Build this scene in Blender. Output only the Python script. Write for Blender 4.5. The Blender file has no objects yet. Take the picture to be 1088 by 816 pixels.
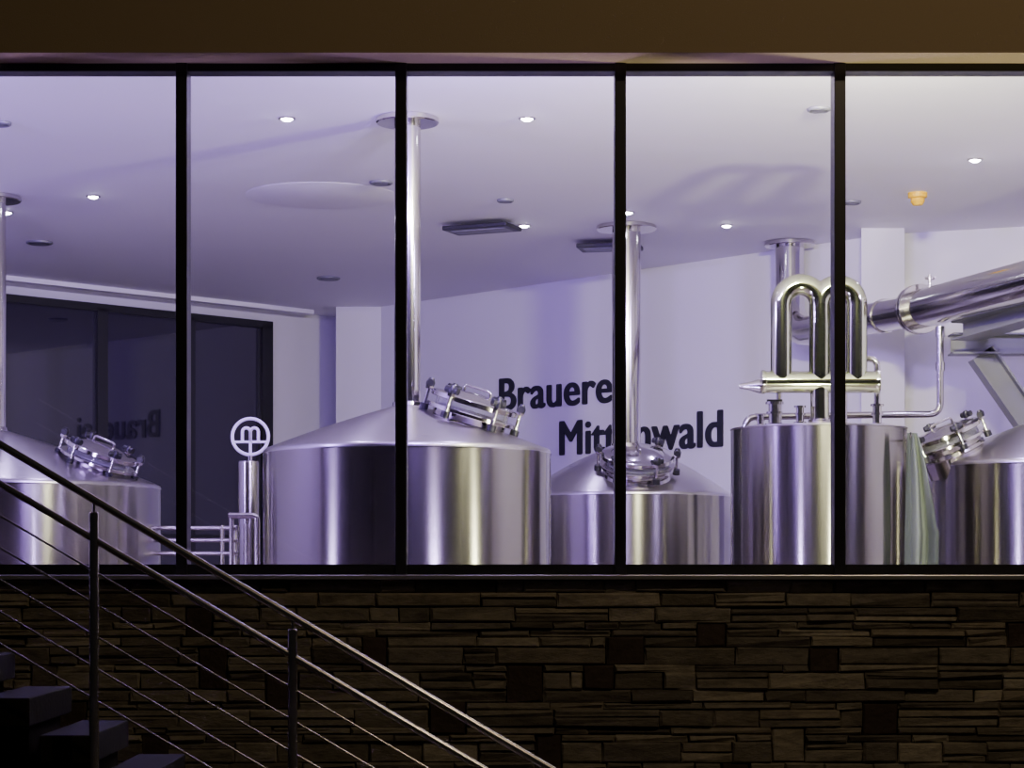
import bpy, bmesh, math, random
from mathutils import Vector, Matrix
random.seed(7)
scene = bpy.context.scene
COL = scene.collection
CAMY, CZ, F = -14.2, 0.6, 2200.0
CEIL = 4.5

def W(px, py, D):
    return Vector(((px-544)/F*D, D+CAMY, CZ+(600-py)/F*D))

# ------------------------------------------------------------ materials
def newmat(name):
    m = bpy.data.materials.new(name); m.use_nodes = True
    nt = m.node_tree; b = nt.nodes['Principled BSDF']
    return m, nt, b
def setc(b, c, rough=0.5, metal=0.0, spec=None):
    b.inputs['Base Color'].default_value = (*c, 1)
    b.inputs['Roughness'].default_value = rough
    b.inputs['Metallic'].default_value = metal
    if spec is not None: b.inputs['Specular IOR Level'].default_value = spec
def noise_bump(nt, b, scale=30, strength=0.1, dist=0.01, vec='Object', sc=(1,1,1)):
    tc = nt.nodes.new('ShaderNodeTexCoord'); mp = nt.nodes.new('ShaderNodeMapping')
    mp.inputs['Scale'].default_value = sc
    n = nt.nodes.new('ShaderNodeTexNoise'); n.inputs['Scale'].default_value = scale
    n.inputs['Detail'].default_value = 4
    bp = nt.nodes.new('ShaderNodeBump'); bp.inputs['Strength'].default_value = strength
    bp.inputs['Distance'].default_value = dist
    nt.links.new(tc.outputs[vec], mp.inputs['Vector']); nt.links.new(mp.outputs[0], n.inputs['Vector'])
    nt.links.new(n.outputs['Fac'], bp.inputs['Height']); nt.links.new(bp.outputs[0], b.inputs['Normal'])
    return n
def simple(name, c, rough=0.5, metal=0.0, bump=None, spec=None):
    m, nt, b = newmat(name); setc(b, c, rough, metal, spec)
    if bump: noise_bump(nt, b, *bump)
    return m
def ramp_color(nt, b, src, stops, inp='Base Color'):
    r = nt.nodes.new('ShaderNodeValToRGB')
    el = r.color_ramp.elements
    while len(el) < len(stops): el.new(0.5)
    for e, (p, c) in zip(el, stops):
        e.position = p; e.color = (*c, 1)
    nt.links.new(src, r.inputs['Fac']); nt.links.new(r.outputs[0], b.inputs[inp])
    return r

def brushed(name, c, rough=0.27, aniso=0.85):
    m, nt, b = newmat(name); setc(b, c, rough, 1.0)
    b.inputs['Anisotropic'].default_value = aniso
    b.inputs['Anisotropic Rotation'].default_value = 0.25
    t = nt.nodes.new('ShaderNodeTangent'); t.direction_type = 'RADIAL'; t.axis = 'Z'
    nt.links.new(t.outputs[0], b.inputs['Tangent'])
    tc = nt.nodes.new('ShaderNodeTexCoord'); mp = nt.nodes.new('ShaderNodeMapping')
    mp.inputs['Scale'].default_value = (1.0, 1.0, 45)
    n = nt.nodes.new('ShaderNodeTexNoise'); n.inputs['Scale'].default_value = 2; n.inputs['Detail'].default_value = 3
    nt.links.new(tc.outputs['Object'], mp.inputs['Vector']); nt.links.new(mp.outputs[0], n.inputs['Vector'])
    mr = nt.nodes.new('ShaderNodeMapRange')
    mr.inputs['To Min'].default_value = rough-0.015; mr.inputs['To Max'].default_value = rough+0.015
    nt.links.new(n.outputs['Fac'], mr.inputs['Value']); nt.links.new(mr.outputs[0], b.inputs['Roughness'])
    return m

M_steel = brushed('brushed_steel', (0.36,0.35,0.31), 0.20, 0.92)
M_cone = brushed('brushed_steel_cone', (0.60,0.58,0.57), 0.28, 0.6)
M_pol = simple('polished_steel', (0.62,0.60,0.58), 0.13, 1.0, (8,0.03,0.01))
M_chrome = simple('mirror_chrome', (0.70,0.77,0.50), 0.09, 1.0, (5,0.02,0.01))
M_rail = simple('satin_rail_steel', (0.64,0.61,0.56), 0.25, 1.0, (20,0.03,0.01))
M_black = simple('black_plastic', (0.012,0.012,0.014), 0.35, 0, (40,0.05,0.01))
M_frame = simple('black_window_frame', (0.010,0.010,0.012), 0.4, 0.0, (60,0.03,0.01))
M_sill = simple('sill_metal', (0.55,0.53,0.48), 0.35, 0.9, (20,0.03,0.01))
M_wall = simple('white_plaster', (0.70,0.68,0.74), 0.8, 0, (60,0.08,0.005))
M_ceil = simple('ceiling_paint', (0.80,0.78,0.83), 0.7, 0, (2,0.05,0.01))
M_panel = simple('ceiling_panel_paint', (0.82,0.80,0.85), 0.6, 0, (20,0.03,0.01))
M_letter = simple('lettering_dark', (0.012,0.012,0.02), 0.6, 0, (30,0.03,0.01))
M_white = simple('white_enamel', (0.85,0.85,0.85), 0.4, 0, (30,0.03,0.01))
M_grey = simple('grey_painted_steel', (0.20,0.20,0.23), 0.45, 0.3, (30,0.05,0.01))
M_dglass = simple('night_glass_pane', (0.016,0.013,0.026), 0.03, 0.0, (1.5,0.01,0.01), 0.9)
M_yellow = simple('yellow_plastic', (0.80,0.50,0.01), 0.4, 0, (30,0.03,0.01))
M_stepblock = simple('step_stone', (0.016,0.015,0.013), 0.7, 0, (25,0.3,0.01), 0.2)
M_dark = simple('stair_core_render', (0.010,0.009,0.008), 0.9, 0, (25,0.3,0.01), 0.1)

m, nt, b = newmat('facade_stucco'); setc(b, (0.30,0.225,0.135), 0.9)
n = noise_bump(nt, b, 120, 0.3, 0.006)
M_stucco = m
m, nt, b = newmat('floor_tile'); setc(b, (0.20,0.17,0.17), 0.35)
noise_bump(nt, b, 10, 0.05, 0.01); M_floor = m
m, nt, b = newmat('paving'); setc(b, (0.05,0.045,0.04), 0.85)
noise_bump(nt, b, 40, 0.4, 0.01); M_pave = m

# ledge stone
m, nt, b = newmat('ledge_stone')
g = nt.nodes.new('ShaderNodeNewGeometry')
tc = nt.nodes.new('ShaderNodeTexCoord')
mp = nt.nodes.new('ShaderNodeMapping'); mp.inputs['Scale'].default_value = (1,1,2.6)
n1 = nt.nodes.new('ShaderNodeTexNoise'); n1.inputs['Scale'].default_value = 6; n1.inputs['Detail'].default_value = 8; n1.inputs['Roughness'].default_value=0.7
nt.links.new(tc.outputs['Object'], mp.inputs['Vector']); nt.links.new(mp.outputs[0], n1.inputs['Vector'])
r = nt.nodes.new('ShaderNodeValToRGB'); el = r.color_ramp.elements
for _ in range(5): el.new(0.5)
for e,(p,c) in zip(el, [(0,(0.10,0.085,0.065)),(0.18,(0.30,0.265,0.20)),(0.36,(0.15,0.13,0.105)),(0.54,(0.38,0.34,0.26)),(0.70,(0.20,0.175,0.14)),(0.86,(0.32,0.275,0.20)),(1,(0.48,0.43,0.33))]):
    e.position=p; e.color=(*c,1)
nt.links.new(g.outputs['Random Per Island'], r.inputs['Fac'])
mx = nt.nodes.new('ShaderNodeMix'); mx.data_type='RGBA'; mx.blend_type='MULTIPLY'; mx.inputs['Factor'].default_value=0.8
r2 = nt.nodes.new('ShaderNodeValToRGB'); r2.color_ramp.elements[0].position=0.3; r2.color_ramp.elements[0].color=(0.35,0.33,0.31,1); r2.color_ramp.elements[1].position=0.7
r2.color_ramp.elements[1].color=(1.2,1.17,1.1,1)
nt.links.new(n1.outputs['Fac'], r2.inputs['Fac'])
nt.links.new(r.outputs[0], mx.inputs['A']); nt.links.new(r2.outputs[0], mx.inputs['B'])
nt.links.new(mx.outputs['Result'], b.inputs['Base Color']); b.inputs['Roughness'].default_value=0.75
bp = nt.nodes.new('ShaderNodeBump'); bp.inputs['Strength'].default_value=0.9; bp.inputs['Distance'].default_value=0.025
nt.links.new(n1.outputs['Fac'], bp.inputs['Height']); nt.links.new(bp.outputs[0], b.inputs['Normal'])
M_stone = m
M_stonedark = simple('ledge_stone_rust', (0.055,0.036,0.025), 0.8, 0, (14,0.8,0.02))

# window glass
m = bpy.data.materials.new('window_glass'); m.use_nodes=True; nt=m.node_tree
for nn in list(nt.nodes):
    if nn.type!='OUTPUT_MATERIAL': nt.nodes.remove(nn)
out=[x for x in nt.nodes if x.type=='OUTPUT_MATERIAL'][0]
tr=nt.nodes.new('ShaderNodeBsdfTransparent'); tr.inputs[0].default_value=(0.97,0.97,0.97,1)
gl=nt.nodes.new('ShaderNodeBsdfGlossy'); gl.inputs['Roughness'].default_value=0.02
ms=nt.nodes.new('ShaderNodeMixShader'); ms.inputs[0].default_value=0.04
nt.links.new(tr.outputs[0],ms.inputs[1]); nt.links.new(gl.outputs[0],ms.inputs[2]); nt.links.new(ms.outputs[0],out.inputs[0])
M_glass=m
m, nt, b = newmat('sight_glass'); setc(b,(0.9,0.92,0.92),0.05); b.inputs['Transmission Weight'].default_value=0.85; b.inputs['IOR'].default_value=1.2
noise_bump(nt,b,4,0.02,0.01); M_sight=m

def emis(name, c, s):
    m, nt, b = newmat(name); setc(b, c, 0.5)
    b.inputs['Emission Color'].default_value=(*c,1); b.inputs['Emission Strength'].default_value=s
    return m
M_lamp = emis('downlight_emitter', (0.85,0.85,1.0), 80)

# ------------------------------------------------------------ helpers
def add(name, mesh, mat=None, parent=None, loc=None, smooth=False):
    o = bpy.data.objects.new(name, mesh); COL.objects.link(o)
    if mat: mesh.materials.append(mat)
    if parent: o.parent = parent
    if loc is not None: o.location = loc
    if smooth:
        for p in mesh.polygons: p.use_smooth = True
    return o
def empty(name, loc=(0,0,0)):
    o = bpy.data.objects.new(name, None); COL.objects.link(o); o.location = loc
    o.empty_display_size=0.1
    return o
def box(name, lo, hi, mat, parent=None, bevel=0.0):
    lo=Vector(lo); hi=Vector(hi); c=(lo+hi)/2; s=hi-lo
    bm=bmesh.new(); bmesh.ops.create_cube(bm,size=1)
    for v in bm.verts: v.co=Vector((v.co.x*s.x,v.co.y*s.y,v.co.z*s.z))
    me=bpy.data.meshes.new(name); bm.to_mesh(me); bm.free()
    o=add(name,me,mat,parent,c)
    if bevel:
        md=o.modifiers.new('bevel','BEVEL'); md.width=bevel; md.segments=2
    return o
def lathe(name, prof, mat, parent=None, loc=(0,0,0), segs=96, smooth_angle=35):
    bm=bmesh.new(); rings=[]
    for r,z in prof:
        if r<1e-5: rings.append([bm.verts.new((0,0,z))])
        else: rings.append([bm.verts.new((r*math.cos(2*math.pi*i/segs), r*math.sin(2*math.pi*i/segs), z)) for i in range(segs)])
    for a,bb in zip(rings,rings[1:]):
        for i in range(segs):
            j=(i+1)%segs
            if len(a)==1 and len(bb)==1: continue
            if len(a)==1: bm.faces.new((a[0],bb[j],bb[i]))
            elif len(bb)==1: bm.faces.new((a[i],a[j],bb[0]))
            else: bm.faces.new((a[i],a[j],bb[j],bb[i]))
    bmesh.ops.recalc_face_normals(bm, faces=bm.faces)
    for e in bm.edges:
        if len(e.link_faces)==2 and e.calc_face_angle(0)>math.radians(smooth_angle): e.smooth=False
    me=bpy.data.meshes.new(name); bm.to_mesh(me); bm.free()
    return add(name,me,mat,parent,loc,True)
def fillet(pts, rad, n=8):
    pts=[Vector(p) for p in pts]; out=[pts[0]]
    for a,p,c in zip(pts,pts[1:],pts[2:]):
        d1=(a-p); d2=(c-p); L=min(rad,d1.length*0.49,d2.length*0.49)
        s=p+d1.normalized()*L; e=p+d2.normalized()*L
        for i in range(n+1):
            t=i/n; out.append(s*(1-t)**2+p*2*t*(1-t)+e*t*t)
    out.append(pts[-1]); return out
def tube(name, pts, r, mat, parent=None, rad=0.0, res=8, cap=True):
    if rad: pts=fillet(pts,rad)
    cu=bpy.data.curves.new(name,'CURVE'); cu.dimensions='3D'; cu.bevel_depth=r; cu.bevel_resolution=res; cu.use_fill_caps=cap
    sp=cu.splines.new('POLY'); sp.points.add(len(pts)-1)
    for p,q in zip(sp.points,pts): p.co=(*q,1)
    sp.use_smooth=True
    cu.materials.append(mat)
    o=bpy.data.objects.new(name,cu); COL.objects.link(o)
    dg=bpy.context.evaluated_depsgraph_get(); dg.update()
    me=bpy.data.meshes.new_from_object(o.evaluated_get(dg))
    bpy.data.objects.remove(o); me.name=name
    if not me.materials: me.materials.append(mat)
    no=bpy.data.objects.new(name,me); COL.objects.link(no)
    if parent: no.parent=parent
    for p in me.polygons: p.use_smooth=len(p.vertices)==4
    return no
def poly_prism(name, pts, z0, z1, mat, parent=None):
    me=bpy.data.meshes.new(name); n=len(pts)
    v=[(x,y,z0) for x,y in pts]+[(x,y,z1) for x,y in pts]
    f=[(i,(i+1)%n,n+(i+1)%n,n+i) for i in range(n)]+[tuple(range(n))[::-1],tuple(range(n,2*n))]
    me.from_pydata(v,[],f)
    bm=bmesh.new(); bm.from_mesh(me); bmesh.ops.recalc_face_normals(bm,faces=bm.faces); bm.to_mesh(me); bm.free()
    return add(name,me,mat,parent)

# ------------------------------------------------------------ room shell
XL,XR=-8.4,8.4
def y(D): return D+CAMY
box('floor',(XL-0.2,0.0,-0.1),(XR+0.2,y(34),0.0),M_floor)
box('ceiling',(XL-0.2,0.0,CEIL),(XR+0.2,y(34),CEIL+0.15),M_ceil)
box('wall_left',(XL-0.2,0.0,0),(XL,y(27.2),CEIL),M_wall)
box('wall_right',(XR,0.0,0),(XR+0.2,y(23.2),CEIL),M_wall)
back=[(XL,27.0),(-2.66,32.74),(-2.66,31.3),(-1.98,31.3),(4.20,24.69),(4.05,24.0),(4.55,24.0),(4.55,24.4),(XR,22.9)]
pts=[(a,y(d)) for a,d in back]
pts+= [(XR,y(34)),(XL,y(34))]
poly_prism('wall_back',pts,0,CEIL,M_wall)

# dark interior window wall on the slanted left wall
du=Vector((1,1,0)).normalized(); dn=Vector((1,-1,0)).normalized()
def Lp(tt): return Vector((-7+tt,y(28.4+tt),0))
lw=empty('window_12',(0,0,0))
def slab(name,t0,t1,z0,z1,th,off,mat,parent):
    a=Lp(t0)+dn*off; c=Lp(t1)+dn*off; e=dn*th
    return poly_prism(name,[(a.x,a.y),(c.x,c.y),((c+e).x,(c+e).y),((a+e).x,(a+e).y)],z0,z1,mat,parent)
slab('dark_pane',-1.2,3.2,0.12,4.24,0.03,0.01,M_dglass,lw)
slab('frame_head',-1.3,3.28,4.2,4.31,0.1,0.005,M_frame,lw)
slab('frame_foot',-1.3,3.28,0.02,0.12,0.1,0.005,M_frame,lw)
for i,(a,c) in enumerate([(3.14,3.28),(1.05,1.17),(-1.3,-1.18),(2.15,2.25)]):
    slab('frame_post_%d'%(i+1),a,c,0.1,4.25,0.1,0.005,M_frame,lw)
slab('frame_rail',-1.2,3.2,1.0,1.05,0.08,0.005,M_frame,lw)
slab('trim_1',-1.4,3.6,CEIL-0.07,CEIL-0.005,0.18,0.35,M_panel,None)

# facade
box('wall_front',(-12,y(13.9),4.037),(12,y(14.45),7.0),M_stucco)
poly_prism('wall_front_base',[(-12,y(14.12)),(12,y(14.12)),(12,y(14.4)),(-12,y(14.4))],-1.0,0.50,M_dark)
box('wall_front_left',(-12,y(13.95),0.5),(-8.32,y(14.4),4.04),M_stucco)
box('wall_front_right',(8.30,y(13.95),0.5),(12,y(14.4),4.04),M_stucco)
box('trim_sill',(-12,y(13.97),0.50),(12,y(14.4),0.53),M_sill,None,0.004)
mull=[-2.265+1.504*k for k in range(-4,8)]
fr=empty('window_frame')
box('frame_head',(mull[0]-0.04,y(14.2),3.985),(mull[-1]+0.04,y(14.36),4.05),M_frame,fr)
box('frame_foot',(mull[0]-0.04,y(14.2),0.53),(mull[-1]+0.04,y(14.36),0.602),M_frame,fr)
for i,x in enumerate(mull):
    box('mullion_%d'%(i+1),(x-0.039,y(14.18),0.53),(x+0.039,y(14.36),4.04),M_frame,fr,0.004)
for i in range(len(mull)-1):
    box('window_%d'%(i+1),(mull[i]+0.03,y(14.27),0.59),(mull[i+1]-0.03,y(14.276),4.0),M_glass)

# ledgestone wall : one mesh of many stones
bm=bmesh.new()
def stone(x0,x1,z0,z1,dep,mi):
    j=lambda s: random.uniform(-s,s)
    yb=y(14.13); yf=y(14.07)-dep
    vs=[]
    for (x,z) in ((x0,z0),(x1,z0),(x1,z1),(x0,z1)): vs.append(bm.verts.new((x,yb,z)))
    fs=[]
    mid=[]
    for (x,z,sx,sz) in ((x0,z0,1,1),(x1,z0,-1,1),(x1,z1,-1,-1),(x0,z1,1,-1)):
        fs.append(bm.verts.new((x+j(0.006),yf+0.012+j(.004),z+j(0.006))))
    for (x,z,sx,sz) in ((x0,z0,1,1),(x1,z0,-1,1),(x1,z1,-1,-1),(x0,z1,1,-1)):
        mid.append(bm.verts.new((x+sx*0.013+j(.007),yf+j(.014),z+sz*0.011+j(.005))))
    F_=[]
    for i in range(4):
        k=(i+1)%4
        F_.append(bm.faces.new((vs[i],vs[k],fs[k],fs[i])))
        F_.append(bm.faces.new((fs[i],fs[k],mid[k],mid[i])))
    F_.append(bm.faces.new(mid))
    for f in F_: f.material_index=mi
zt=0.497; z=-1.0
rows=[]
while z<zt-0.04:
    h=random.choice([0.05,0.07,0.085,0.10,0.12,0.14]); h=min(h,zt-z)
    if zt-z-h<0.04: h=zt-z
    rows.append((z,z+h)); z+=h
big=[]
for _ in range(60):
    x=random.uniform(-7,8.5); r0=random.randrange(0,len(rows)-4); n_=random.choice([2,3,3])
    w=random.uniform(0.17,0.26)
    if all(not(x<bx1+0.25 and x+w>bx0-0.25 and r0<=br1+0 and r0+n_-1>=br0) for bx0,bx1,br0,br1 in big):
        big.append((x,x+w,r0,r0+n_-1))
for bx0,bx1,b0,b1 in big:
    stone(bx0+.004,bx1-.004,rows[b0][0]+.003,rows[b1][1]-.003,random.uniform(0,0.012),1 if random.random()<.75 else 0)
for ri,(z0,z1) in enumerate(rows):
    x=-8.5+random.uniform(-.3,0)
    bl=sorted([(b0,b1) for b0,b1,r0,r1 in big if r0<=ri<=r1])
    while x<9:
        w=random.uniform(0.18,0.72)
        nx=x+w; skip=None
        for b0,b1 in bl:
            if b0>=x-1e-6 and b0<nx+0.08: skip=(b0,b1); break
        if skip: nx=skip[0]
        if nx-x>0.02:
            dep=random.uniform(0,0.03)
            # now and then a course is split into two thin stones for an irregular bond
            if z1-z0>0.095 and random.random()<0.4:
                zm=z0+(z1-z0)*random.uniform(0.35,0.65)
                stone(x+.003,nx-.003,z0+.003,zm-.002,dep,0); stone(x+.003,nx-.003,zm+.002,z1-.003,random.uniform(0,0.03),0)
            else: stone(x+.003,nx-.003,z0+.003,z1-.003,dep,0)
        x=skip[1] if skip else nx
bmesh.ops.recalc_face_normals(bm,faces=bm.faces)
me=bpy.data.meshes.new('stone_cladding'); bm.to_mesh(me); bm.free()
o=add('wall_front_stone_cladding',me,M_stone); me.materials.append(M_stonedark)

box('ground',(-30,-40,-1.1),(30,y(14.4),-1.0),M_pave)

# ------------------------------------------------------------ manway
def manway(parent, base, az, tilt, s=1.0):
    mw=empty('manway'); mw.parent=parent; mw.location=base
    n=Vector((math.sin(tilt)*math.cos(az), math.sin(tilt)*math.sin(az), math.cos(tilt)))
    mw.rotation_mode='QUATERNION'; mw.rotation_quaternion=n.to_track_quat('Z','X'); mw.scale=(s,s,s)
    lathe('neck',[(0.315,-0.16),(0.315,0.13),(0.325,0.145),(0.29,0.145),(0.29,-0.16)],M_pol,mw,segs=48)
    lathe('neck_weld',[(0.31,-0.0),(0.345,0.02),(0.335,0.05),(0.31,0.06)],M_pol,mw,segs=48)
    lathe('lower_flange',[(0.30,0.11),(0.375,0.11),(0.38,0.115),(0.38,0.14),(0.375,0.145),(0.30,0.145)],M_pol,mw,segs=48)
    lathe('sight_glass_ring',[(0.315,0.145),(0.315,0.205),(0.30,0.205),(0.30,0.145)],M_sight,mw,segs=48)
    lathe('lid_ring',[(0.27,0.205),(0.365,0.205),(0.37,0.21),(0.37,0.245),(0.355,0.255),(0.27,0.262)],M_pol,mw,segs=48)
    lathe('lid_dome',[(0.0,0.312),(0.08,0.308),(0.16,0.296),(0.23,0.275),(0.275,0.255),(0.275,0.22),(0.0,0.225)],M_pol,mw,segs=48)
    for i in range(6):
        a=2*math.pi*(i+0.35)/6; c,s_=math.cos(a),math.sin(a); R=0.395
        lathe('clamp_bolt_%d'%(i+1),[(0,0.05),(0.014,0.05),(0.014,0.28),(0,0.28)],M_pol,mw,(R*c,R*s_,0),12)
        lathe('clamp_nut_%d'%(i+1),[(0,0.235),(0.035,0.235),(0.035,0.26),(0,0.26)],M_pol,mw,(R*c,R*s_,0),6)
        lathe('clamp_foot_%d'%(i+1),[(0,0.055),(0.038,0.055),(0.038,0.11),(0,0.11)],M_black,mw,(R*c,R*s_,0),12)
        tube('knob_%d'%(i+1),[(R*c-0.06*s_,R*s_+0.06*c,0.29),(R*c+0.06*s_,R*s_-0.06*c,0.29)],0.03,M_black,mw,0,4)
        lathe('knob_hub_%d'%(i+1),[(0,0.26),(0.036,0.26),(0.040,0.29),(0.02,0.33),(0,0.332)],M_black,mw,(R*c,R*s_,0),12)
    tube('lid_handle',[(-0.12,0.0,0.29),(-0.12,0.0,0.35),(0.12,0.0,0.35),(0.12,0.0,0.29)],0.012,M_pol,mw,0.03,4)
    return mw

def tank(px, D, R, zrim, zap, stack_r, collar_r, mw=None, dome=0.0):
    cx=(px-544)/F*D; t_=empty('brewing_tank',(cx,y(D),0)); 
    zr=CZ+zrim; za=CZ+zap
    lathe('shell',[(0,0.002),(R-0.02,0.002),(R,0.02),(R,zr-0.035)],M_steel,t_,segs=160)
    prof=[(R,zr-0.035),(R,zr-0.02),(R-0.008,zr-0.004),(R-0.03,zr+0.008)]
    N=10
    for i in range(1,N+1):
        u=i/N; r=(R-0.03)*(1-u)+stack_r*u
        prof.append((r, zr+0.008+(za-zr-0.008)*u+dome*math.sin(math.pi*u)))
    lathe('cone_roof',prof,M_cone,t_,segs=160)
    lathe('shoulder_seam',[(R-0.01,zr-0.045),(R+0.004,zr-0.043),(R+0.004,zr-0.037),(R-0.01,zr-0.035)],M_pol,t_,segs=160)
    lathe('vent_stack',[(stack_r,za-0.05),(stack_r,CEIL-0.05)],M_pol,t_,segs=48)
    lathe('stack_weld_ring',[(stack_r,za-0.02),(stack_r+0.02,za-0.01),(stack_r+0.012,za+0.03),(stack_r,za+0.035)],M_pol,t_,segs=48)
    lathe('ceiling_collar',[(stack_r-0.005,CEIL-0.06),(collar_r-0.01,CEIL-0.055),(collar_r,CEIL-0.045),(collar_r,CEIL-0.01),(collar_r-0.02,CEIL-0.002),(stack_r-0.01,CEIL-0.002)],M_pol,t_,segs=64)
    if mw:
        rad,az,ex,s,dz=mw; az=math.radians(az)
        u=(R-0.03-rad)/(R-0.03-stack_r)
        zz=zr+0.008+(za-zr-0.008)*u+dome*math.sin(math.pi*u)
        slope=math.atan2(za-zr, R-stack_r)+math.radians(ex)
        manway(t_,Vector((rad*math.cos(az),rad*math.sin(az),zz+dz)),az,slope,s)
    return t_

TA=tank(433,18.06,1.25,1.00,1.385,0.115,0.275,(0.55,-20,-1,1.03,-0.08),0.015)
TB=tank(665.5,23.8,1.21,0.81,1.36,0.165,0.345,(0.80,-85,-7,1.10,-0.10),0.05)
TD=tank(1120,20.0,1.25,0.97,1.42,0.115,0.275,(1.08,196,2,0.95,0.01),0.02)
TE=tank(-9,21.9,1.77,0.84,1.42,0.15,0.31,(1.24,-20,2,1.05,-0.10),0.03)

# flat vessel C
cD=19.0; cx=(869.5-544)/F*cD; R=0.80; zt_=CZ+1.25
TC=empty('whirlpool_vessel',(cx,y(cD),0))
lathe('shell',[(0,0.002),(R-0.02,0.002),(R,0.02),(R,zt_-0.02)],M_steel,TC,segs=140)
lathe('lid',[(R,zt_-0.02),(R+0.006,zt_-0.014),(R+0.006,zt_-0.004),(R-0.01,zt_),(0.3,zt_+0.012),(0,zt_+0.014)],M_cone,TC,segs=140)
def local(px,py,D): return W(px,py,D)-Vector((cx,y(cD),0))
def fitting(px,h,r,D,nm):
    p=local(px,450,D); z0=zt_
    lathe(nm,[(0,0),(r*1.6,0),(r*1.6,0.025),(r,0.03),(r,h*0.5),(r*1.35,h*0.5),(r*1.35,h*0.6),(r,h*0.6),(r,h*0.9),(r*1.5,h*0.9),(r*1.5,h),(0,h)],M_pol,TC,(p.x,p.y,z0),32)
fitting(823,0.22,0.055,18.7,'valve_body')
fitting(808,0.12,0.03,18.9,'gauge_stub')
fitting(850,0.17,0.035,18.5,'sensor_fitting')
fitting(932,0.20,0.04,18.7,'spray_inlet')
a=local(932,420,18.7)
tube('cip_pipe',[(a.x,a.y,zt_+0.18),(a.x,a.y,zt_+0.60),(a.x-0.12,a.y+0.05,zt_+0.62),(a.x-0.25,a.y+0.3,zt_+0.55),(a.x-0.25,a.y+0.3,zt_)],0.028,M_pol,TC,0.12)
a=local(823,420,18.7)
tube('valve_handle',[(a.x-0.07,a.y,zt_+0.23),(a.x+0.07,a.y,zt_+0.23)],0.014,M_black,TC)
a=local(823,410,18.9)
noz=lathe('spray_nozzle',[(0,0),(0.02,0.0),(0.04,0.10),(0.065,0.17),(0.07,0.20),(0.04,0.22),(0.04,0.34),(0,0.34)],M_pol,TC,(a.x-0.32,a.y,zt_+0.38),32)
noz.rotation_euler=(0,math.radians(90),0)
tube('nozzle_stem',[(a.x,a.y,zt_+0.38),(a.x+0.04,a.y,zt_+0.38),(a.x+0.04,a.y,zt_)],0.025,M_pol,TC,0.03)

# m sculpture
MS=empty('letter_m_sculpture'); d=18.55
def Pm(px,py): return W(px,py,d)
r_=0.096
def arch(x0,x1,yc,yb0,yb1):
    pts=[Pm(x0,yb0)]; c=(x0+x1)/2; rr=(x1-x0)/2
    for i in range(25):
        a=math.pi-math.pi*i/24; pts.append(Pm(c+rr*math.cos(a),yc-rr*math.sin(a)))
    pts.append(Pm(x1,yb1)); return pts
tube('left_arch',arch(830,871,323,404,404),r_,M_chrome,MS,0,12)
tube('right_arch',arch(871,910,323,404,404),r_,M_chrome,MS,0,12)
tube('cross_bar',[Pm(811,406),Pm(932,406)],0.098,M_chrome,MS,0,12)
for nm,x in (('left',811),('right',932)):
    e=lathe('bar_cap_'+nm,[(0,-0.02),(0.10,-0.02),(0.107,-0.01),(0.107,0.01),(0.10,0.02),(0,0.02)],M_chrome,MS,Pm(x,406),32)
    e.rotation_euler=(0,math.radians(90),0)
zb=CZ+1.25+0.016
p=Pm(871,406)
lathe('stem',[(0.085,0.0),(0.085,p.z-zb)],M_chrome,MS,(p.x,p.y,zb),32)
lathe('base_flange',[(0,0),(0.10,0),(0.105,0.01),(0.105,0.03),(0.09,0.035),(0.09,0.05),(0,0.05)],M_pol,MS,(p.x,p.y,zb),32)

# ------------------------------------------------------------ duct + pipes on the right
DU=empty('vapour_duct')
p0=W(839,0,25.0); p0.z=CEIL-0.01
pe=W(839,0,25.0); pe.z=CZ+2.78
pf=W(975,329,22.0); pg=W(1088,300,20.0); dirg=(pg-pf).normalized(); ph=pg+dirg*2.2
tube('elbow_pipe',[p0,pe,pf],0.175,M_pol,DU,0.55,12)
tube('large_duct',[pf,ph],0.205,M_pol,DU,0,12)
lathe('duct_ceiling_collar',[(0.16,0),(0.29,0.0),(0.30,0.01),(0.30,0.05),(0.16,0.055)],M_pol,DU,(p0.x,p0.y,CEIL-0.06),48)
for nm,k,rr in (('flange_a',0.0,0.265),('flange_b',0.06,0.265),('seam_ring',-0.75,0.19)):
    dd=dirg if k>=0 else (pf-pe).normalized()
    fl=lathe(nm,[(0,-0.02),(rr-.005,-0.02),(rr,-0.015),(rr,0.015),(rr-.005,0.02),(0,0.02)],M_pol,DU,pf+dd*k,48)
    fl.rotation_mode='QUATERNION'; fl.rotation_quaternion=dd.to_track_quat('Z','X')
q=pf+dirg*3.4
tube('ceiling_hanger',[q+Vector((0,0,0.18)),Vector((q.x,q.y,CEIL))],0.012,M_pol,DU)
a=W(988,322,21.8)
tube('valve_spindle',[a+Vector((0,0,0.1)),a+Vector((0,0,0.30))],0.018,M_pol,DU)
tube('valve_handle',[a+Vector((-0.05,0,0.26)),a+Vector((0.05,0,0.26))],0.014,M_pol,DU)

CP=empty('condensate_pipe')
d2=21.55
c0=W(999,352,d2); c1=W(999,440,d2); c2=W(792,443,d2); c3=Vector((c2.x,c2.y,0.0))
tube('pipe',[c0,c1,c2,c3],0.036,M_pol,CP,0.12)
tube('pipe_inlet',[c0+Vector((0,0,-0.06)),c0+Vector((0,0,0.05))],0.05,M_pol,CP)
tube('union',[W(999,385,d2),W(999,394,d2)],0.05,M_pol,CP)

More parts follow.
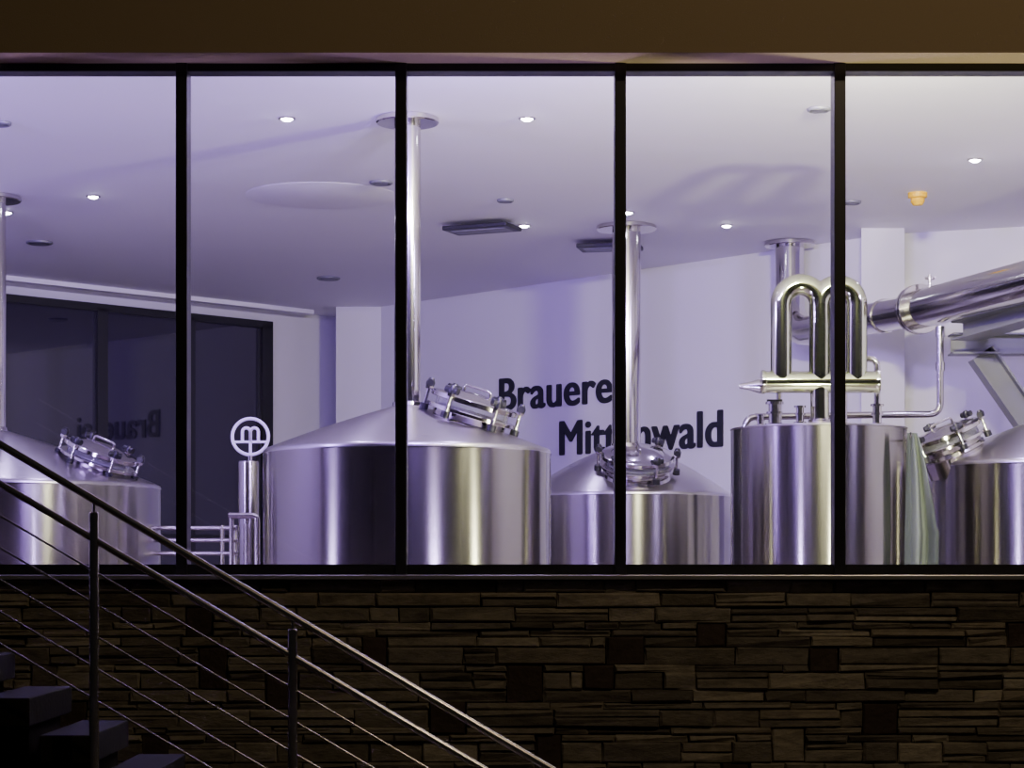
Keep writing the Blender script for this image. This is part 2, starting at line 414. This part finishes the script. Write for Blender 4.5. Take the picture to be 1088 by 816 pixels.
# support frame
SF=empty('steel_support_frame')
def beam(name,a,b,w,h,mat,parent):
    a=Vector(a); b=Vector(b); L=(b-a).length
    bm=bmesh.new()
    hw,hh,tf=w/2,h/2,0.02
    sec=[(-hw,-hh),(hw,-hh),(hw,-hh+tf),(tf/2,-hh+tf),(tf/2,hh-tf),(hw,hh-tf),(hw,hh),(-hw,hh),(-hw,hh-tf),(-tf/2,hh-tf),(-tf/2,-hh+tf),(-hw,-hh+tf)]
    v0=[bm.verts.new((0,s,q_)) for s,q_ in sec]; v1=[bm.verts.new((L,s,q_)) for s,q_ in sec]
    n=len(sec)
    for i in range(n): bm.faces.new((v0[i],v0[(i+1)%n],v1[(i+1)%n],v1[i]))
    bm.faces.new(v0[::-1]); bm.faces.new(v1)
    bmesh.ops.recalc_face_normals(bm,faces=bm.faces)
    me=bpy.data.meshes.new(name); bm.to_mesh(me); bm.free()
    o=add(name,me,mat,parent,a); dv=(b-a).normalized()
    xax=dv; up=Vector((0,0,1)) if abs(dv.z)<0.95 else Vector((0,1,0)); yax=up.cross(xax).normalized(); zax=xax.cross(yax)
    o.rotation_mode='QUATERNION'; o.rotation_quaternion=Matrix((xax,yax,zax)).transposed().to_quaternion()
    return o
colx=6.75
A0=W(1010,366,21.85); zb_=A0.z
beam('main_beam',A0,(colx,A0.y,zb_),0.30,0.22,M_grey,SF)
pA=W(1024,352,21.5); pB=W(1130,322,19.8)
beam('duct_cradle_beam',pA,pB,0.30,0.20,M_grey,SF)
beam('column',(colx,A0.y,0),(colx,A0.y,CEIL),0.2,0.2,M_grey,SF)
beam('diagonal_strut',(W(1042,376,21.85).x,A0.y,W(1042,376,21.85).z),(colx-0.02,A0.y,0.25),0.26,0.26,M_grey,SF)
beam('outer_beam',(pB.x,pB.y,zb_+0.1),(colx,A0.y,zb_+0.1),0.2,0.16,M_grey,SF)

# ------------------------------------------------------------ lettering (bold: strokes thickened by offset copies)
def wall_text(txt, X0, D0, length, z, h, parent):
    th=math.atan2(-1.0696,1)
    nrm=Vector((math.sin(th),-math.cos(th),0))
    cu=bpy.data.curves.new('t','FONT'); cu.body=txt; cu.size=1; cu.extrude=0.008; cu.space_character=1.04
    o=bpy.data.objects.new('t',cu); COL.objects.link(o)
    dg=bpy.context.evaluated_depsgraph_get(); dg.update()
    me=bpy.data.meshes.new_from_object(o.evaluated_get(dg)); bpy.data.objects.remove(o)
    xs=[v.co.x for v in me.vertices]; ys=[v.co.y for v in me.vertices]
    x0,x1,y1=min(xs),max(xs),max(ys)
    base=[((v.co.x-x0)/(x1-x0)*(length-0.04)+0.02, v.co.y/y1*(h-0.016)+0.008, v.co.z) for v in me.vertices]
    polys=[tuple(p.vertices) for p in me.polygons]
    V_=[];F_=[]
    k=0
    for dx,dz in ((-.02,0),(-.01,.008),(0,-.008),(.01,.008),(.02,0),(0,.008),(-.01,-.008),(.01,-.008)):
        off=len(V_); k+=1
        V_+=[(a+dx,b_+dz,c+k*0.0004) for a,b_,c in base]
        F_+=[tuple(i+off for i in p) for p in polys]
    m2=bpy.data.meshes.new(txt.lower()); m2.from_pydata(V_,[],F_)
    ob=add('word',m2,M_letter,parent,Vector((X0,y(D0),z))+nrm*0.012)
    ob.rotation_euler=(math.radians(90),0,th)
    return ob
def wx(px):
    k=(px-544)/F; s=(24.69-31.3)/6.18
    D=(31.3+s*1.98)/(1-s*k); return k*D, D
TXT=empty('wall_lettering')
x0,D0=wx(531); x1,D1=wx(660); L=math.hypot(x1-x0,D1-D0)
wall_text('Brauerei',x0,D0,L,CZ+(600-437)*D0/F,0.46,TXT)
x0,D0=wx(595); x1,D1=wx(769); L=math.hypot(x1-x0,D1-D0)
wall_text('Mittenwald',x0,D0,L,CZ+(600-484)*D0/F,0.47,TXT)

# ------------------------------------------------------------ ceiling fixtures
def ceilpos(px,py):
    D=F*(CEIL-CZ)/(600-py); return (px-544)/F*D, y(D)
dl=[(305,125),(560,125),(99,208),(7,225),(557,239),(772,239),(1036,169),(667,225)]
for px,py in dl:
    x_,y_=ceilpos(px,py)
    e=empty('downlight',(x_,y_,CEIL))
    lathe('trim_ring',[(0.055,-0.001),(0.075,-0.001),(0.075,-0.012),(0.055,-0.015)],M_pol,e,segs=32)
    lathe('lens',[(0,-0.034),(0.03,-0.030),(0.056,-0.010),(0.056,-0.003),(0,-0.003)],M_lamp,e,segs=32)
for px,py,r in [(42,257,0.16),(349,295,0.16),(537,212,0.09),(405,193,0.12),(870,115,0.10),(905,214,0.10),(0,130,0.1)]:
    x_,y_=ceilpos(px,py)
    e=empty('ceiling_air_valve',(x_,y_,CEIL))
    lathe('rim',[(r*0.75,0),(r,-0.002),(r,-0.02),(r*0.85,-0.03),(r*0.7,-0.02)],M_grey,e,segs=40)
    lathe('disc',[(0,-0.03),(r*0.6,-0.028),(r*0.6,-0.02),(0,-0.001)],M_grey,e,segs=40)
x_,y_=ceilpos(975,205)
e=empty('smoke_detector',(x_,y_,CEIL))
lathe('base',[(0,0),(0.10,0),(0.10,-0.05),(0.07,-0.06),(0,-0.06)],M_yellow,e,segs=32)
lathe('sensor_dome',[(0.07,-0.06),(0.075,-0.09),(0.05,-0.13),(0,-0.135)],M_yellow,e,segs=32)
for px,py,L_,a_ in [(512,236,0.80,-24),(648,256,0.75,-12)]:
    x_,y_=ceilpos(px,py)
    e=empty('ceiling_light_panel',(x_,y_,CEIL)); e.rotation_euler=(0,0,math.radians(a_))
    box('housing',(-L_/2,-0.22,-0.10),(L_/2,0.22,-0.05),M_frame,e,0.01)
    box('diffuser',(-L_/2+0.07,-0.12,-0.106),(L_/2-0.07,0.12,-0.099),M_grey,e)
    for sx in (-0.25,0.25):
        tube('rod',[(sx,0,-0.05),(sx,0,0)],0.01,M_pol,e)
x_,y_=ceilpos(342,208); r=0.80
lathe('ceiling_acoustic_disc',[(0,-0.006),(r-0.01,-0.006),(r,-0.003),(r,-0.001),(0,-0.001)],M_panel,None,(x_,y_,CEIL),96)

# ------------------------------------------------------------ sign column and guard rail
SC=empty('round_logo_sign')
D=19.5; p=W(264,600,D)
lathe('column',[(0,0.002),(0.14,0.002),(0.14,0.02),(0.097,0.025),(0.097,W(0,492,D).z),(0.09,W(0,490,D).z),(0,W(0,490,D).z)],M_steel,SC,(p.x,p.y,0),48)
c=W(266,464,D)
def ring(name,c,r,tr,mat,parent):
    pts=[c+Vector((r*math.cos(2*math.pi*i/48),0,r*math.sin(2*math.pi*i/48))) for i in range(49)]
    return tube(name,pts,tr,mat,parent,0,5,False)
ring('ring',c,0.170,0.016,M_white,SC)
def Ps(dx,dz): return c+Vector((dx,0,dz))
def sarch(x0,x1):
    pts=[Ps(x0,-0.045)]; cc=(x0+x1)/2; rr=(x1-x0)/2
    for i in range(13):
        a=math.pi-math.pi*i/12; pts.append(Ps(cc+rr*math.cos(a),0.045+rr*math.sin(a)))
    pts.append(Ps(x1,-0.045)); return pts
tube('m_left',sarch(-0.075,0),0.015,M_white,SC,0,5); tube('m_right',sarch(0,0.075),0.015,M_white,SC,0,5)
tube('m_bar',[Ps(-0.155,-0.05),Ps(0.155,-0.05)],0.013,M_white,SC,0,5)
tube('m_stem',[Ps(0,-0.04),Ps(0,-0.165)],0.015,M_white,SC,0,5)
tube('sign_stem',[Ps(0,-0.18),Vector((c.x,c.y,W(0,492,D).z))],0.02,M_pol,SC)

GR=empty('guard_railing'); D=21.9; D2=19.0
def G(px,py,D_): return W(px,py,D_)
for i,py in enumerate((561,574,588)):
    tube('rail_%d'%(i+1),[G(166,py,D),G(252,py,D),G(262,py,D2)],0.022,M_rail,GR,0.08)
for i,(px,D_) in enumerate(((236,D),(250,D))):
    a=G(px,558,D_); tube('post_%d'%(i+1),[Vector((a.x,a.y,0)),a],0.024,M_rail,GR)
a=G(262,556,D2); tube('post_3',[Vector((a.x,a.y,0)),a],0.026,M_rail,GR)
tube('top_rail',[G(243,548,D2),G(273,548,D2),Vector((G(273,548,D2).x,G(273,548,D2).y,0))],0.028,M_rail,GR,0.05)
a=G(246,548,D2); tube('post_4',[Vector((a.x,a.y,0)),a],0.022,M_rail,GR)

# ------------------------------------------------------------ towel
TW=empty('hanging_towel')
m, nt, b = newmat('towel_cloth'); setc(b,(0.20,0.24,0.20),0.95)
tcn=nt.nodes.new('ShaderNodeTexCoord'); wv=nt.nodes.new('ShaderNodeTexWave'); wv.inputs['Scale'].default_value=0.35; wv.inputs['Distortion'].default_value=1.0; wv.bands_direction='X'
nt.links.new(tcn.outputs['Generated'],wv.inputs['Vector']); ramp_color(nt,b,wv.outputs['Fac'],[(0.3,(0.035,0.045,0.038)),(0.8,(0.10,0.12,0.10))])
M_towel=m
D=18.4; NX,NZ=40,40
vs=[];fs=[]
for j in range(NZ+1):
    v=j/NZ
    py=460+ (628-460)*v
    xl=964-2*v; xr=974+ 20*min(1,v/0.6)**0.8 + (2 if v>0.6 else 0)
    for i in range(NX+1):
        u=i/NX; p=W(xl+(xr-xl)*u,py,D)
        p.y+=0.05*math.sin(u*10+v*1.8)*min(1,v*3+0.3)+0.015*math.sin(u*23+v*4)
        if v>0.97: p.z+=0.02*math.sin(u*6)
        vs.append(p)
for j in range(NZ):
    for i in range(NX):
        a=j*(NX+1)+i; fs.append((a,a+1,a+NX+2,a+NX+1))
me=bpy.data.meshes.new('cloth'); me.from_pydata(vs,[],fs); o=add('cloth',me,M_towel,TW,None,True)
md=o.modifiers.new('s','SOLIDIFY'); md.thickness=0.008
hk=W(967,463,D)
tube('hook',[hk+Vector((0,-0.03,0.03)),hk+Vector((0,-0.03,-0.01)),hk+Vector((0,0.0,-0.03)),Vector((cx+0.72,y(cD)-0.37,hk.z-0.03))],0.009,M_pol,TW,0.02)

# ------------------------------------------------------------ staircase and balustrade
ST=empty('stone_staircase')
nose0=(50-544)/F*11.3; top0=CZ-(714-600)/F*11.3-0.13; run=0.334; rise=0.2
for k in range(-6,6):
    xn=nose0+run*k; zt2=top0-rise*k
    if zt2<-0.95: continue
    box('tread_block_%d'%(k+7),(xn-run,y(11.12),zt2-0.155),(xn-0.055,y(12.2),zt2),M_stepblock,ST,0.008)
    box('riser_core_%d'%(k+7),(xn-run,y(11.30),-1.0),(xn-0.10,y(12.1),zt2-0.15),M_dark,ST)
xl=nose0-run*7
box('landing',(xl-2.4,y(11.12),top0+rise*6-0.155),(xl+0.0,y(12.75),top0+rise*6),M_stepblock,ST,0.008)
box('landing_core',(xl-2.4,y(11.3),-1.0),(xl+0.0,y(12.65),top0+rise*6-0.15),M_dark,ST)

BL=empty('stair_balustrade'); D=11.0
def rail(x,c): return W(x,c+0.59*x,D)
tube('handrail',[rail(-260,472),rail(618,472),rail(618,472)+Vector((0.05,0,-0.25))],0.021,M_rail,BL,0.06,8)
tube('upper_tube',[rail(-260,514),rail(575,514)],0.019,M_rail,BL,0,8)
for i in range(5):
    c=514+34*(i+1)
    tube('cable_%d'%(i+1),[rail(-260,c),rail(575,c)],0.0055,M_rail,BL,0,4)
for i,px in enumerate((-111,100,311,575)):
    a=rail(px,472); 
    tube('post_%d'%(i+1),[(a.x,a.y,-1.0),(a.x,a.y,a.z-0.075)],0.026,M_rail,BL,0,8)
    lathe('post_cap_%d'%(i+1),[(0.026,0),(0.026,0.006),(0.02,0.012),(0,0.013)],M_rail,BL,(a.x,a.y,a.z-0.077),24)
    tube('bracket_%d'%(i+1),[(a.x,a.y,a.z-0.07),(a.x,a.y,a.z-0.01)],0.008,M_rail,BL,0,5)

# ------------------------------------------------------------ lights
def area(name,loc,dirv,sx,sy,e,c):
    l=bpy.data.lights.new(name,'AREA'); l.shape='RECTANGLE'; l.size=sx; l.size_y=sy; l.energy=e; l.color=c
    o=bpy.data.objects.new(name,l); COL.objects.link(o); o.location=loc
    o.rotation_mode='QUATERNION'; o.rotation_quaternion=Vector(dirv).to_track_quat('-Z','Y')
    return o
V=(0.42,0.25,1.0); Wt=(1.0,0.97,0.64); LV=(0.55,0.40,1.0)
area('hidden_header_fill',(-6.3,0.42,4.27),(0.1,1,0.14),1.0,0.2,560,V)  # added lights, hidden above the lintel, to brighten ceiling and band the steel
area('hidden_header_fill',(-0.35,0.42,4.27),(-0.15,1,0.14),0.5,0.2,430,V)
area('hidden_header_fill',(1.1,0.42,4.27),(0,1,0.12),0.3,0.2,210,LV)
area('hidden_header_fill',(2.7,0.42,4.27),(0.1,1,0.24),0.5,0.2,700,Wt)
area('hidden_header_fill',(6.2,0.42,4.27),(0,1,0.08),0.5,0.2,230,LV)
area('hidden_sill_fill',(-5.2,0.45,0.15),(0,0.5,1),0.7,0.25,150,LV)  # added lights out of view below the sill, brightening tank fronts and ceiling
area('hidden_sill_fill',(0.35,0.45,0.15),(0.1,0.5,1),0.3,0.25,130,LV)
area('hidden_sill_fill',(3.3,0.45,0.15),(0,0.5,1),0.3,0.25,230,Wt)
for px,py in dl:
    x_,y_=ceilpos(px,py)
    l=bpy.data.lights.new('downlight_spot','SPOT'); l.energy=140; l.color=LV; l.spot_size=math.radians(120); l.spot_blend=0.6; l.shadow_soft_size=0.05
    o=bpy.data.objects.new('downlight_spot',l); COL.objects.link(o); o.location=(x_,y_,CEIL-0.05)
def point(name,loc,e,c,s):
    l=bpy.data.lights.new(name,'POINT'); l.energy=e; l.color=c; l.shadow_soft_size=s
    o=bpy.data.objects.new(name,l); COL.objects.link(o); o.location=loc
point('street_lamp_light',(4.0,-7.0,7.0),440,(1.0,0.78,0.50),0.15)
point('street_lamp_light',(-9,-15,9.0),110,(1.0,0.85,0.65),0.15)

w=bpy.data.worlds.new('night'); scene.world=w; w.use_nodes=True
w.node_tree.nodes['Background'].inputs[0].default_value=(0.02,0.022,0.035,1)
w.node_tree.nodes['Background'].inputs[1].default_value=0.2

cam=bpy.data.cameras.new('camera'); co=bpy.data.objects.new('camera',cam); COL.objects.link(co)
co.location=(0,CAMY,CZ); co.rotation_euler=(math.radians(90),0,0)
cam.sensor_width=36; cam.lens=36*F/1088; cam.shift_y=(600-408)/1088; cam.clip_end=200
scene.camera=co
